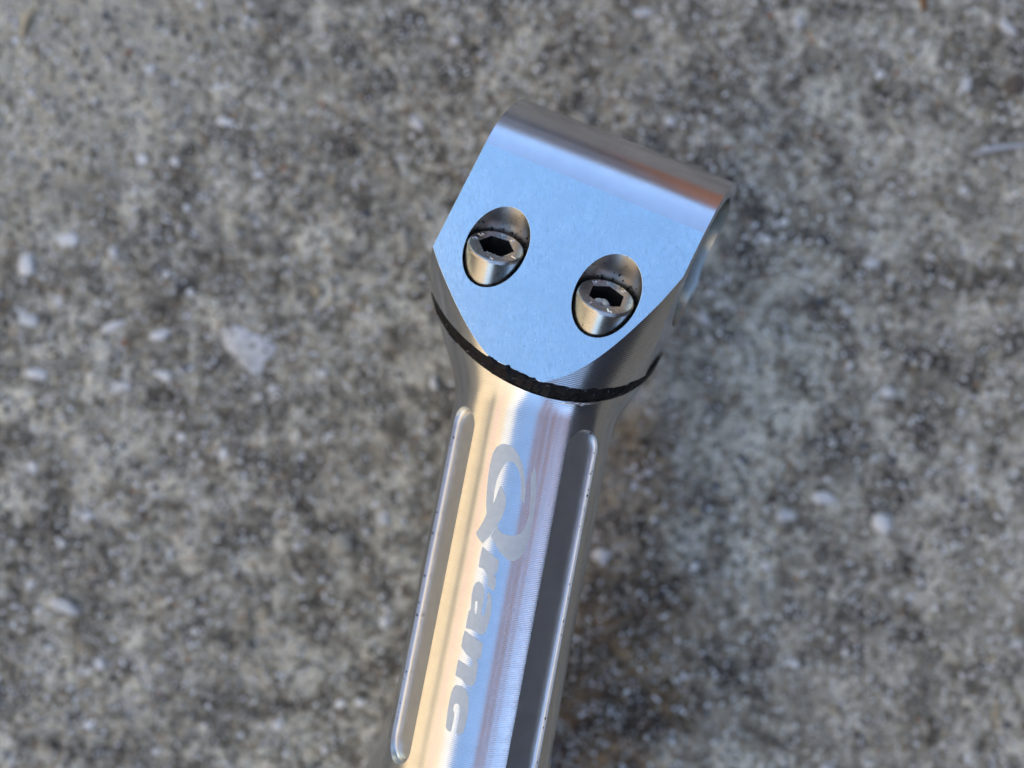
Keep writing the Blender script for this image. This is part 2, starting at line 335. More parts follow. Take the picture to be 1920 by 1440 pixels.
STONES = [(225, 728, 30, 14, 10, 'w'), (50, 497, 20, 24, 0, 'w'), (128, 450, 24, 15, 0, 'w'), (56, 600, 22, 13, 0, 'w'), (215, 612, 25, 10, 25, 'w'),
 (305, 627, 22, 12, 15, 'w'), (110, 566, 14, 9, 10, 'w'), (160, 968, 18, 13, 0, 'w'), (135, 150, 24, 13, 20, 'g'), (265, 298, 13, 10, 0, 'w'), (298, 148, 26, 14, 30, 'g'),
 (330, 303, 12, 9, 0, 'w'), (482, 328, 15, 9, -10, 'w'), (757, 455, 17, 26, 0, 'g'), (592, 543, 14, 13, 0, 'c'), (75, 702, 24, 13, 0, 'w'), (315, 705, 22, 10, -20, 'w'),
 (627, 338, 14, 11, 60, 'c'), (428, 75, 9, 8, 0, 'c'), (852, 75, 11, 9, 0, 'w'), (1090, 232, 20, 26, 30, 'g'), (780, 232, 18, 12, -40, 'w'), (1666, 735, 15, 15, 40, 'w'),
 (1475, 968, 24, 13, -8, 'w'), (1543, 935, 26, 15, -10, 'w'), (1655, 983, 21, 22, 0, 'w'), (1424, 1124, 12, 30, 15, 'g'), (1435, 1062, 9, 11, 0, 'w'), (1708, 1121, 9, 8, 0, 'w'),
 (1905, 1208, 13, 8, 0, 'w'), (1862, 1236, 9, 9, 0, 'c'), (1489, 1247, 9, 9, 0, 'w'), (1868, 1331, 11, 18, 0, 'c'), (1328, 1281, 13, 9, 20, 'c'), (1885, 58, 24, 11, -45, 'w'),
 (1845, 72, 20, 9, -55, 'g'), (1808, 160, 11, 20, -15, 'w'), (1650, 140, 9, 9, 0, 'w'), (1634, 495, 16, 10, 5, 'w'), (1600, 459, 16, 11, 0, 'g'), (1126, 1043, 17, 19, 30, 'w'),
 (1302, 1062, 11, 9, 20, 'w'), (1745, 790, 16, 7, -50, 'g'), (1595, 775, 12, 22, 20, 'g'), (1600, 1035, 16, 11, 0, 'g'), (1545, 1440, 14, 10, 30, 'w'), (1478, 892, 11, 9, 0, 'c'),
 (1480, 1240, 9, 8, 0, 'w'), (1550, 1385, 12, 8, 0, 'g'), (1462, 993, 9, 8, 0, 'c'), (1305, 960, 11, 9, 0, 'c'), (1152, 935, 12, 12, 0, 'c'), (1215, 885, 10, 8, 0, 'w'),
 (1575, 1080, 14, 11, 0, 'g'), (1120, 870, 12, 16, 0, 'g'), (1820, 880, 12, 9, 0, 'w'), (1640, 860, 9, 8, 0, 'w'), (1860, 945, 10, 9, 0, 'c'), (1885, 395, 18, 10, -60, 'g'),
 (1440, 450, 11, 9, 0, 'w'), (1330, 200, 11, 9, 0, 'g'), (1255, 230, 12, 10, 0, 'w'), (1080, 130, 16, 10, 0, 'g'), (1205, 25, 20, 12, 10, 'w'), (1095, 90, 11, 10, 0, 'g'),
 (1495, 45, 12, 16, 40, 'w'), (1420, 140, 12, 8, 0, 'g'), (1785, 130, 10, 8, 0, 'g'), (1500, 560, 14, 18, 30, 'g'), (1510, 510, 9, 9, 0, 'w'), (1320, 600, 10, 22, 40, 'w'),
 (1655, 1120, 10, 8, 0, 'g'), (965, 38, 14, 9, 0, 'g'), (700, 60, 16, 10, 0, 'g'), (640, 130, 14, 12, 0, 'g'), (560, 60, 22, 13, 0, 'g'), (420, 230, 16, 11, 0, 'w'),
 (545, 300, 14, 11, 0, 'g'), (445, 440, 14, 12, 0, 'g'), (650, 485, 18, 12, 0, 'g'), (280, 130, 14, 12, 20, 'w'), (540, 130, 18, 14, 20, 'g'), (215, 375, 14, 10, 0, 'g'),
 (700, 210, 14, 16, 0, 'g'), (500, 255, 12, 12, 0, 'g'), (510, 370, 16, 12, 20, 'g'), (465, 412, 22, 14, 0, 'g'), (700, 645, 12, 14, 0, 'g'), (605, 700, 10, 11, 0, 'w'),
 (815, 720, 8, 16, 0, 'w'), (360, 550, 9, 9, 0, 'w'), (310, 515, 10, 8, 0, 'w'), (215, 475, 11, 14, 0, 'w'), (60, 875, 11, 9, 0, 'w'), (35, 905, 11, 9, 20, 'g'), (270, 890, 16, 12, 0, 'g'),
 (420, 850, 9, 12, 0, 'w'), (340, 820, 10, 9, 0, 'w'), (510, 730, 13, 9, 40, 'w'), (290, 870, 18, 14, 30, 'g'), (720, 975, 14, 14, 0, 'w'), (640, 1020, 22, 26, 20, 'g'), (560, 1025, 9, 9, 0, 'w'),
 (495, 1150, 12, 10, 0, 'c'), (365, 1185, 8, 8, 0, 'w'), (160, 1280, 16, 9, 15, 'c'), (675, 1315, 12, 9, -20, 'w'), (640, 1320, 12, 10, 20, 'w'), (520, 1360, 11, 10, 0, 'w'),
 (535, 1280, 12, 11, 0, 'g'), (235, 1075, 7, 9, 0, 'w'), (490, 1260, 9, 8, 0, 'c'), (75, 1205, 10, 14, 10, 'g'), (170, 1360, 11, 10, 0, 'w'), (340, 1370, 8, 8, 0, 'c'),
 (720, 1165, 11, 15, 10, 'w'), (680, 1165, 8, 18, 0, 'g'), (565, 1090, 8, 7, 0, 'w'), (500, 1000, 12, 9, 0, 'g'), (115, 1020, 9, 8, 0, 'w'), (60, 1095, 10, 9, 0, 'w'),
 (1620, 836, 11, 9, 0, 'b'), (1675, 865, 10, 9, 0, 'b'), (1803, 936, 12, 10, 20, 'b'), (1731, 1080, 9, 8, 0, 'b'), (340, 232, 9, 8, 0, 'b'), (88, 330, 11, 8, 0, 'b'),
 (1721, 175, 8, 9, 0, 'b'), (1425, 200, 9, 7, 0, 'b'), (1215, 70, 10, 8, 0, 'b'), (740, 310, 10, 10, 0, 'b'), (690, 400, 10, 8, 0, 'b'), (340, 535, 8, 7, 0, 'b'), (1735, 415, 8, 7, 0, 'b'), (1540, 565, 8, 8, 0, 'b'),
 (1320, 955, 13, 10, 30, 'b'), (1340, 910, 10, 8, 0, 'b'), (1890, 1360, 10, 8, 0, 'b'), (415, 985, 8, 12, 0, 'b'), (350, 690, 10, 8, 0, 'b'), (175, 1130, 9, 7, 0, 'b'),
 (242, 98, 8, 10, 0, 'r'), (605, 194, 7, 7, 0, 'r'), (1365, 278, 10, 6, 0, 'r'), (1523, 79, 10, 5, 0, 'r'), (300, 1300, 9, 6, -40, 'r'), (232, 640, 9, 7, 0, 'r'), (1445, 30, 8, 7, 0, 'r'), (1680, 140, 6, 8, 0, 'r'), (530, 315, 8, 7, 0, 'r'), (1555, 55, 7, 6, 0, 'r')]
for s_ in STONES: stone(*s_, rise=random.uniform(.35, .6))
left = 296-len(STONES)
for _ in range(left):
    u, v = random.uniform(-20, 1940), random.uniform(-20, 1460)
    a = random.uniform(5.5, 10)
    stone(u, v, a, a*random.uniform(.6, 1), random.uniform(0, 180), random.choices('wgcbk', (4, 5, 2, 1.4, 1))[0], rise=random.uniform(.3, .6))

# small sand grains, uncountable: one mesh per colour family on the ground
def grains(count, mats, weights, rmin, rmax):
    bm = bmesh.new(); bmesh.ops.create_icosphere(bm, subdivisions=1, radius=1.0)
    bv = np.array([v.co[:] for v in bm.verts]); bf = np.array([[v.index for v in f.verts] for f in bm.faces]); bm.free()
    nv = len(bv)
    P = rng.uniform((-140, -107), (140, 107), (count, 2))
    rad = rmin*(rmax/rmin)**(rng.random(count)**1.8)
    V = np.zeros((count, nv, 3))
    for i in range(count):
        q = bv*(1+rng.normal(0, .13, (nv, 1)))*np.array([1, rng.uniform(.6, 1), rng.uniform(.5, .8)])
        a = rng.uniform(0, 6.28); ca, sa = math.cos(a), math.sin(a)
        q = q@np.array([[ca, -sa, 0], [sa, ca, 0], [0, 0, 1]])
        z = relief(P[i, 0], P[i, 1])
        V[i] = q*rad[i]+np.array([P[i, 0], P[i, 1], z+rad[i]*.3])
    V = V.reshape(-1, 3)*MM
    Fc = (bf[None]+np.arange(count)[:, None, None]*nv).reshape(-1, 3)
    me = bpy.data.meshes.new('sand_grains'); me.vertices.add(len(V)); me.vertices.foreach_set('co', V.ravel())
    me.loops.add(Fc.size); me.loops.foreach_set('vertex_index', Fc.ravel().astype(np.int32))
    me.polygons.add(len(Fc)); me.polygons.foreach_set('loop_start', np.arange(0, Fc.size, 3, dtype=np.int32))
    for m in mats: me.materials.append(m)
    mi = np.repeat(rng.choice(len(mats), count, p=np.array(weights)/sum(weights)), len(bf)).astype(np.int32)
    me.polygons.foreach_set('material_index', mi)
    me.update(); me.validate(); me.shade_smooth()
    o = bpy.data.objects.new('sand_grains', me); col.objects.link(o); o.parent = ground
    tag(o, kind='stuff'); return o
M_SANDW = stone_mat('pale_sand', (.50, .46, .38), .16, .35); M_SANDG = stone_mat('grey_sand', (.20, .174, .125), .3, .4)
M_SANDD = stone_mat('dark_sand', (.06, .05, .036), .35, .4); M_SANDT = stone_mat('tan_sand', (.25, .18, .10), .35, .3)
grains(42000, [M_SANDW, M_SANDG, M_SANDD, M_SANDT], [4.6, 4.2, 1.2, .9], .24, .80)

M_GLINT = stone_mat('quartz_glint_grain', (.90, .875, .83), .10, .15)  # glints put into the near-white colour of these grains
grains(14000, [M_GLINT, M_SANDW, M_SANDT], [6, 3, .4], .28, .66)

# loose bits lying on the paving
def loose(key, u, v, a, b, ang, name, label, cat, rise=1.0):
    o = stone(u, v, a, b, ang, key, rise, parent=False, name=name); tag(o, label, cat); return o
loose('w', 125, 1137, 32, 17, -28, 'pebble', 'smooth white teardrop pebble alone on the concrete at lower left', 'pebble')
loose('w', 188, 1245, 12, 12, 0, 'pebble', 'tiny round pale pebble below the white teardrop pebble', 'pebble')
loose('k', 1897, 163, 22, 20, 0, 'pebble', 'dark brown lump near the top right corner', 'pebble', .7)
# big white chip with a pointed end
bm = bmesh.new()
outl = [(415, 610), (440, 604), (462, 610), (480, 622), (505, 632), (522, 648), (516, 668), (500, 680), (490, 700), (475, 711), (463, 700), (452, 682), (440, 668), (425, 655), (413, 635)]
top = []
cx = sum(p[0] for p in outl)/len(outl); cy = sum(p[1] for p in outl)/len(outl)
rings = []
for f_, zz in ((1.05, -.7), (.97, .02), (.80, .38), (.40, .52)):
    ring = []
    for (u, v) in outl:
        p = gpt(cx+(u-cx)*f_, cy+(v-cy)*f_); ring.append(bm.verts.new((p[0]*MM, p[1]*MM, (zz+random.uniform(-.15, .15)+relief(p[0], p[1])*.5)*MM)))
    rings.append(ring)
for a_, b_ in zip(rings, rings[1:]):
    for i in range(len(outl)): bm.faces.new((a_[i], b_[i], b_[(i+1) % len(outl)], a_[(i+1) % len(outl)]))
bm.faces.new(rings[-1]); bm.normal_update(); bmesh.ops.recalc_face_normals(bm, faces=bm.faces)
tag(bm_obj('stone_chip', bm, M_CHIP), 'large white pointed stone chip lying left of the clamp', 'stone chip')
def sliver(name, p0, p1, wd, mat, label, cat, lift=.6):
    a = gpt(*p0); b = gpt(*p1); d = b-a; L = np.linalg.norm(d); d /= L; s = np.array([-d[1], d[0], 0])
    vs = []; N = 7
    for i in range(N+1):
        t_ = i/N; wv = wd*(math.sin(math.pi*min(1, max(0.04, t_*.92+.04)))**.6)
        c_ = a+d*L*t_+s*math.sin(t_*3)*wd*.4; z = lift+.25*math.sin(t_*math.pi)
        for (q, dz) in ((-1, 0), (0, .35), (1, 0), (0, -.3)):
            pp = c_+s*q*wv/2; vs.append((pp[0]*MM, pp[1]*MM, (relief(pp[0], pp[1])+z+dz*wd*.4)*MM))
    fs = [(i*4+k, i*4+(k+1) % 4, (i+1)*4+(k+1) % 4, (i+1)*4+k) for i in range(N) for k in range(4)]+[(3, 2, 1, 0), (N*4, N*4+1, N*4+2, N*4+3)]
    o = mesh_obj(name, vs, fs, mat, None, True); tag(o, label, cat)
M_STRAW = plain('straw', (.50, .40, .25), .6, 0., .2); M_TWIG = plain('twig', (.20, .10, .04), .7); M_GREYSTRAW = plain('weathered_straw', (.48, .47, .46), .6)
sliver('straw', (45, 78), (72, 18), 2.0, M_STRAW, 'short tan straw at the top left corner', 'straw')
sliver('twig', (1733, 24), (1738, -24), 2.0, M_TWIG, 'brown twig end at the top edge right of centre', 'twig')
sliver('grass_blade', (1815, 292), (1935, 274), 1.6, M_GREYSTRAW, 'bleached grass blade at the right edge', 'grass blade')

# ------------------------------------------------------------------ the stem
S0 = 82.0                                     # distance of the foot from the reference point on the axis
def cw(v): return np.array([v[0], v[1], v[2]+H])
def ray(u, v): return np.array([(u-960)/F, (720-v)/F, -1.])
ax = np.array([.19, .975, -.05]); ax /= np.linalg.norm(ax)
A0 = cw(ray(997, 800)*142.0)
X = np.cross(ax, [0, 0, 1]); X /= np.linalg.norm(X); Y = np.cross(ax, X)
ROT = np.stack([X, Y, ax], 1)                 # local -> world
foot = A0-ax*S0
stem = bpy.data.objects.new('bicycle_stem', None); col.objects.link(stem)
stem.matrix_world = Matrix([[*(ROT[i]), foot[i]*MM] for i in range(3)]+[[0, 0, 0, 1]])
tag(stem, 'silver turned metal bicycle stem with two hex bolts in its blue reflecting flat face', 'bicycle stem')
def loc(p): return ROT.T@(np.asarray(p)-foot)   # world mm -> local mm
def dloc(d): return ROT.T@np.asarray(d)
FB = [0.88643, -0.42389, 0.18591]; FM = [-0.13549, 0.14642, 0.9799]; FP = [13.458, 33.237, -129.507]
b = dloc(FB); mN = dloc(FM); e = np.cross(mN, b)
P0 = loc(cw(FP)); W, Rc, Rb = 40.63, 15.10, 12.4
cB = P0-Rc*mN
bR = b+.075*mN; bR /= np.linalg.norm(bR); mR = np.cross(bR, e)
nG = np.array([.19, .8, .57]); nG = dloc(nG); nG -= b*(nG@b); nG /= np.linalg.norm(nG); qG = np.cross(nG, b)
nB = dloc([.205, .722, .66]); nB -= b*(nB@b); nB /= np.linalg.norm(nB); qB = np.cross(nB, b)
G = loc(cw([7.2, -.5, -127.0]))-nG*.46; GAP = 2.3
HOLES = [P0+(0.070+s*10.283)*b-15.977*e for s in (-1, 1)]
PROF = [(-30, 15.6), (-4, 15.3), (S0-62, 14.95), (S0-30, 14.9), (S0+2.2, 14.9), (S0+3.4, 15.0), (S0+4.6, 15.3), (S0+5.8, 15.8), (S0+7.2, 16.45), (S0+9.5, 17.55), (S0+14, 19.7), (S0+20, 22.5), (S0+24, 24.4), (S0+28, 26.1), (S0+34, 28.6), (S0+72, 30)]
def prof(s):
    for (s0, r0), (s1, r1) in zip(PROF, PROF[1:]):
        if s0 <= s <= s1: return r0+(r1-r0)*(s-s0)/(s1-s0)
    return PROF[-1][1]
def prof_slope(s):
    for k in range(1, len(PROF)-1):            # blend slopes so that the shading turns smoothly
        pass
    h = 1.0
    return (prof(s+h)-prof(s-h))/(2*h)

def tmp(verts, faces):
    me = bpy.data.meshes.new('t'); me.from_pydata([tuple(v) for v in verts], [], faces); me.update()
    bm = bmesh.new(); bm.from_mesh(me); bmesh.ops.recalc_face_normals(bm, faces=bm.faces); bm.to_mesh(me); bm.free()
    o = bpy.data.objects.new('t', me); col.objects.link(o); return o
def t_cyl(p0, p1, r, seg=128, r1=None):
    p0 = np.asarray(p0); p1 = np.asarray(p1); d = p1-p0; d /= np.linalg.norm(d)
    h = np.array([1, 0, 0]) if abs(d[0]) < .8 else np.array([0, 1, 0]); u = np.cross(d, h); u /= np.linalg.norm(u); v = np.cross(d, u)
    r1 = r if r1 is None else r1
    vs = [p0+r*(math.cos(k*2*math.pi/seg)*u+math.sin(k*2*math.pi/seg)*v) for k in range(seg)]+[p1+r1*(math.cos(k*2*math.pi/seg)*u+math.sin(k*2*math.pi/seg)*v) for k in range(seg)]
    fs = [(k, (k+1) % seg, seg+(k+1) % seg, seg+k) for k in range(seg)]+[tuple(range(seg-1, -1, -1)), tuple(range(seg, 2*seg))]
    return tmp(vs, fs)
def t_box(o, axes, lo, hi):
    vs = [o+x*axes[0]+y*axes[1]+z*axes[2] for x in (lo[0], hi[0]) for y in (lo[1], hi[1]) for z in (lo[2], hi[2])]
    return tmp(vs, [(0, 1, 3, 2), (4, 6, 7, 5), (0, 4, 5, 1), (2, 3, 7, 6), (0, 2, 6, 4), (1, 5, 7, 3)])
def t_prism(o, a1, a2, poly, axis, l0, l1):
    n = len(poly)
    vs = [o+x*a1+y*a2+axis*l0 for x, y in poly]+[o+x*a1+y*a2+axis*l1 for x, y in poly]
    return tmp(vs, [(k, (k+1) % n, n+(k+1) % n, n+k) for k in range(n)]+[tuple(range(n-1, -1, -1)), tuple(range(n, 2*n))])
def t_revolve(pr, seg=192):
    vs = []; fs = []
    for s, r in pr:
        for k in range(seg): vs.append((r*math.sin(2*math.pi*k/seg), -r*math.cos(2*math.pi*k/seg), s))
    for i in range(len(pr)-1):
        for k in range(seg): fs.append((i*seg+k, i*seg+(k+1) % seg, (i+1)*seg+(k+1) % seg, (i+1)*seg+k))
    fs += [tuple(range(seg-1, -1, -1)), tuple(range((len(pr)-1)*seg, len(pr)*seg))]
    return tmp(vs, fs)
def t_capsule(p0, p1, r, seg=48, rings=10):
    p0 = np.asarray(p0); p1 = np.asarray(p1); d = p1-p0; d /= np.linalg.norm(d); h = np.array([1, 0, 0]) if abs(d[0]) < .8 else np.array([0, 1, 0])
    u = np.cross(d, h); u /= np.linalg.norm(u); v = np.cross(d, u); prr = []
    for i in range(1, rings+1): a_ = -math.pi/2+math.pi/2*i/rings; prr.append((p0, a_))
    for i in range(0, rings): a_ = math.pi/2*i/rings; prr.append((p1, a_))
    vs = [p0-d*r]; fs = []
    for (pp, a_) in prr:
        for k in range(seg): vs.append(pp+d*r*math.sin(a_)+r*math.cos(a_)*(math.cos(k*2*math.pi/seg)*u+math.sin(k*2*math.pi/seg)*v))
    vs.append(p1+d*r); n = len(prr)
    for k in range(seg): fs.append((0, 1+(k+1) % seg, 1+k)); fs.append((len(vs)-1, 1+(n-1)*seg+k, 1+(n-1)*seg+(k+1) % seg))
    for i in range(n-1):
        for k in range(seg): fs.append((1+i*seg+k, 1+i*seg+(k+1) % seg, 1+(i+1)*seg+(k+1) % seg, 1+(i+1)*seg+k))
    return tmp(vs, fs)
def carve(base, cutters, op='DIFFERENCE'):
    for c in cutters:
        mo = base.modifiers.new('b', 'BOOLEAN'); mo.object = c; mo.operation = op; mo.solver = 'EXACT'
    dg = bpy.context.evaluated_depsgraph_get(); dg.update()
    me = bpy.data.meshes.new_from_object(base.evaluated_get(dg))
    for c in list(cutters)+[base]: bpy.data.objects.remove(c)
    return me
def finish(name, me, classes, mats, parent, scale=MM):
    """classes: list of (material index, function giving a distance to the surface, function giving its normal)"""
    V = np.array([v.co[:] for v in me.vertices]); mi_all = []
    nl = [None]*len(me.loops)
    for p in me.polygons:
        c = np.array(p.center[:]); fn = np.array(p.normal[:]); best = None; bd = 1e9
        ids = [me.loops[i].vertex_index for i in p.loop_indices]
        for (mi, dist, nrm) in classes:
            d = max(abs(dist(V[i])) for i in ids)+.02*abs(dist(c))
            if d < .06 and d < bd and abs(float(nrm(c)@fn)) > .85: bd = d; best = (mi, nrm)
        if best is None:
            mi_all.append(0)
            for i in p.loop_indices: nl[i] = fn
        else:
            mi_all.append(best[0]); sg = 1 if float(best[1](c)@fn) > 0 else -1
            for i in p.loop_indices:
                q = best[1](V[me.loops[i].vertex_index])*sg; nl[i] = q/np.linalg.norm(q)
    me.materials.clear()
    for m in mats: me.materials.append(m)
    me.transform(Matrix.Scale(scale, 4))
    for p, k in zip(me.polygons, mi_all): p.material_index = k
    me.shade_smooth()
    me.normals_split_custom_set([tuple(x) for x in nl])
    me.name = name
    o = bpy.data.objects.new(name, me); col.objects.link(o); o.parent = parent
    return o
def rev_d(p): return (math.hypot(p[0], p[1])-prof(p[2]))*.9
def rev_n(p):
    r = math.hypot(p[0], p[1])+1e-9; s = prof_slope(p[2]); q = np.array([p[0]/r, p[1]/r, -s]); return q/np.linalg.norm(q)
def cyl_d(o, d, r):
    return lambda p: np.linalg.norm((p-o)-((p-o)@d)*d)-r
def cyl_n(o, d):
    def f(p):
        q = (p-o)-((p-o)@d)*d; return q/(np.linalg.norm(q)+1e-9)
    return f
def pl_d(o, n): return lambda p: (p-o)@n
def pl_n(n): return lambda p: n
def cap_d(a, c, r):
    def f(p):
        t_ = max(0, min(1, (p-a)@(c-a)/((c-a)@(c-a)))); return np.linalg.norm(p-a-t_*(c-a))-r
    return f
def cap_n(a, c):
    def f(p):
        t_ = max(0, min(1, (p-a)@(c-a)/((c-a)@(c-a)))); q = p-a-t_*(c-a); return q/(np.linalg.norm(q)+1e-9)
    return f

# shaft: turned body, seven ball milled flutes, cut on the slant below the head
FL_HW, FL_RF, FL_FLOOR = 3.5, .6, 13.6; FL_TOP = S0+1.2; FL_BOT = S0-60.3
def t_slot(dv, tv):
    az_ = np.array([0, 0, 1.]); lv = [(FL_HW-FL_RF+FL_RF*math.sin(t_), FL_FLOOR+FL_RF-FL_RF*math.cos(t_)) for t_ in np.linspace(0, math.pi/2, 9)]+[(FL_HW+.25, FL_FLOOR+5)]
    ns = 28; vs = []; s1, s0 = FL_TOP-FL_HW, FL_BOT+FL_HW
    for (hw_, d_) in lv:
        for k in range(ns): a_ = math.pi*k/(ns-1); vs.append(dv*d_+tv*hw_*math.cos(a_)+az_*(s1+hw_*math.sin(a_)))
        for k in range(ns): a_ = math.pi+math.pi*k/(ns-1); vs.append(dv*d_+tv*hw_*math.cos(a_)+az_*(s0+hw_*math.sin(a_)))
    n_ = 2*ns; fs = [tuple(range(n_-1, -1, -1)), tuple(range((len(lv)-1)*n_, len(lv)*n_))]
    fs += [(i*n_+k, i*n_+(k+1) % n_, (i+1)*n_+(k+1) % n_, (i+1)*n_+k) for i in range(len(lv)-1) for k in range(n_)]
    return tmp(vs, fs)
def slot_f(dv, tv):
    az_ = np.array([0, 0, 1.])
    def parts(p):
        d_ = p@dv; u_ = p@tv; s_ = min(max(p[2], FL_BOT+FL_HW), FL_TOP-FL_HW); q = np.array([u_, p[2]-s_]); pr = np.linalg.norm(q)+1e-9
        q = (tv*q[0]+az_*q[1])/pr
        return d_, pr, q
    def dist(p):
        d_, pr, q = parts(p)
        if d_ < 6: return 99.
        if pr < FL_HW-FL_RF: return d_-FL_FLOOR
        if d_ < FL_FLOOR+FL_RF: return math.hypot(pr-FL_HW+FL_RF, d_-FL_FLOOR-FL_RF)-FL_RF
        return pr-FL_HW
    def nrm(p):
        d_, pr, q = parts(p)
        if pr < FL_HW-FL_RF+.01: return dv
        if d_ < FL_FLOOR+FL_RF:
            v = q*(pr-FL_HW+FL_RF)+dv*(d_-FL_FLOOR-FL_RF); return v/(np.linalg.norm(v)+1e-9)
        return q
    return dist, nrm
fl_ax = []
for k in range(1, 8):
    th = R((37, 83, 128, 173, 218, 262, 304.5)[k-1]); fl_ax.append((np.array([math.sin(th), -math.cos(th), 0]), np.array([math.cos(th), math.sin(th), 0])))
shaft = t_revolve([p for p in PROF])
cuts = [t_slot(*q) for q in fl_ax]
cuts.append(t_box(G, (b, qG, nG), (-90, -90, -GAP/2), (90, 90, 120)))
footz = foot[2]                                # height of the axis above the ground at the foot
up = dloc([0, 0, 1])
cuts.append(t_cyl(-up*120, up*120, 14.5))      # steerer hole runs through the foot
me = carve(shaft, cuts)
cl = [(0, rev_d, rev_n), (2, pl_d(G-nG*GAP/2, nG), pl_n(nG)), (2, cyl_d(np.zeros(3), up, 14.5), cyl_n(np.zeros(3), up))]
cl += [(1, *slot_f(*q)) for q in fl_ax]
finish('shaft', me, cl, [M_TURN, M_FLUTE, M_HOLE], stem)

bm = bmesh.new(); rq = random.Random(11)
for (dv, tv), sg, cnt in ((fl_ax[0], 1, 46), (fl_ax[0], -1, 10), (fl_ax[6], -1, 44), (fl_ax[6], 1, 8)):
    for i in range(cnt):
        s_ = rq.uniform(FL_BOT+4, FL_TOP-2); hw_ = FL_HW
        if rq.random() < .22: a_ = rq.uniform(.1, 3.0); u_, s_ = hw_*math.cos(a_)*sg, FL_TOP-FL_HW+hw_*abs(math.sin(a_))
        else: u_ = sg*hw_
        p_ = dv*(FL_FLOOR+rq.uniform(.05, .75))+tv*u_+np.array([0, 0, s_])
        res = bmesh.ops.create_icosphere(bm, subdivisions=1, radius=.05+.15*rq.random()**3)
        for vt in res['verts']: vt.co = Vector((vt.co.x, vt.co.y, vt.co.z*rq.uniform(1, 2.2)))+Vector(p_)
bmesh.ops.scale(bm, vec=(MM, MM, MM), verts=bm.verts)
tag(bm_obj('flute_grime', bm, M_GRIME, stem), kind='stuff')

# head: the rest of the turned flare with flat face, end faces, round back and bar bore
head = t_revolve(PROF)
arc = [(Rc*math.sin(t_), -Rc+Rc*math.cos(t_)) for t_ in np.linspace(0, math.pi, 49)]     # (e, m) about P0
poly = arc+[(-45, -2*Rc), (-45, -60), (70, -60), (70, 40), (0, 40)]
# split into simple cutters: front of the flat, beyond the round, left, right, below the gap
cuts = [t_box(P0, (b, e, mN), (-80, -80, 0), (80, 0, 60))]
outer = arc+[(0, -60), (70, -60), (70, 40), (0, 40)]
cuts.append(t_prism(P0, e, mN, outer, b, -80, 80))
cuts += [t_box(P0+b*W/2, (bR, e, mR), (0, -90, -90), (90, 90, 90)), t_box(P0, (b, e, mN), (-90, -90, -90), (-W/2, 90, 90))]
cuts.append(t_box(G, (b, qG, nG), (-90, -90, -120), (90, 90, GAP/2)))
cuts.append(t_cyl(cB-b*60, cB+b*60, Rb, 192))
HR, HD = 5.35, 6.6
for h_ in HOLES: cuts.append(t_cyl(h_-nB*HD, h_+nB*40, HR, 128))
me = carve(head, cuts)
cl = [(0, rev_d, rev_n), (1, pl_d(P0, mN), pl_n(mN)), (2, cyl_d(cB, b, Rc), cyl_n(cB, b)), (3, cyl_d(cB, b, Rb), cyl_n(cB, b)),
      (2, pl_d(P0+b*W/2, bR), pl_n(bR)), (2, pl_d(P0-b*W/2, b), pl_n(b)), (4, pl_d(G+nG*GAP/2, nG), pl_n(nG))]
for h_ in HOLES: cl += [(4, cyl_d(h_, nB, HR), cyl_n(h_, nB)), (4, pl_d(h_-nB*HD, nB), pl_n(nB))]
finish('handlebar_clamp', me, cl, [M_TURN, M_FLAT, M_ARC, M_BORE, M_HOLE], stem)

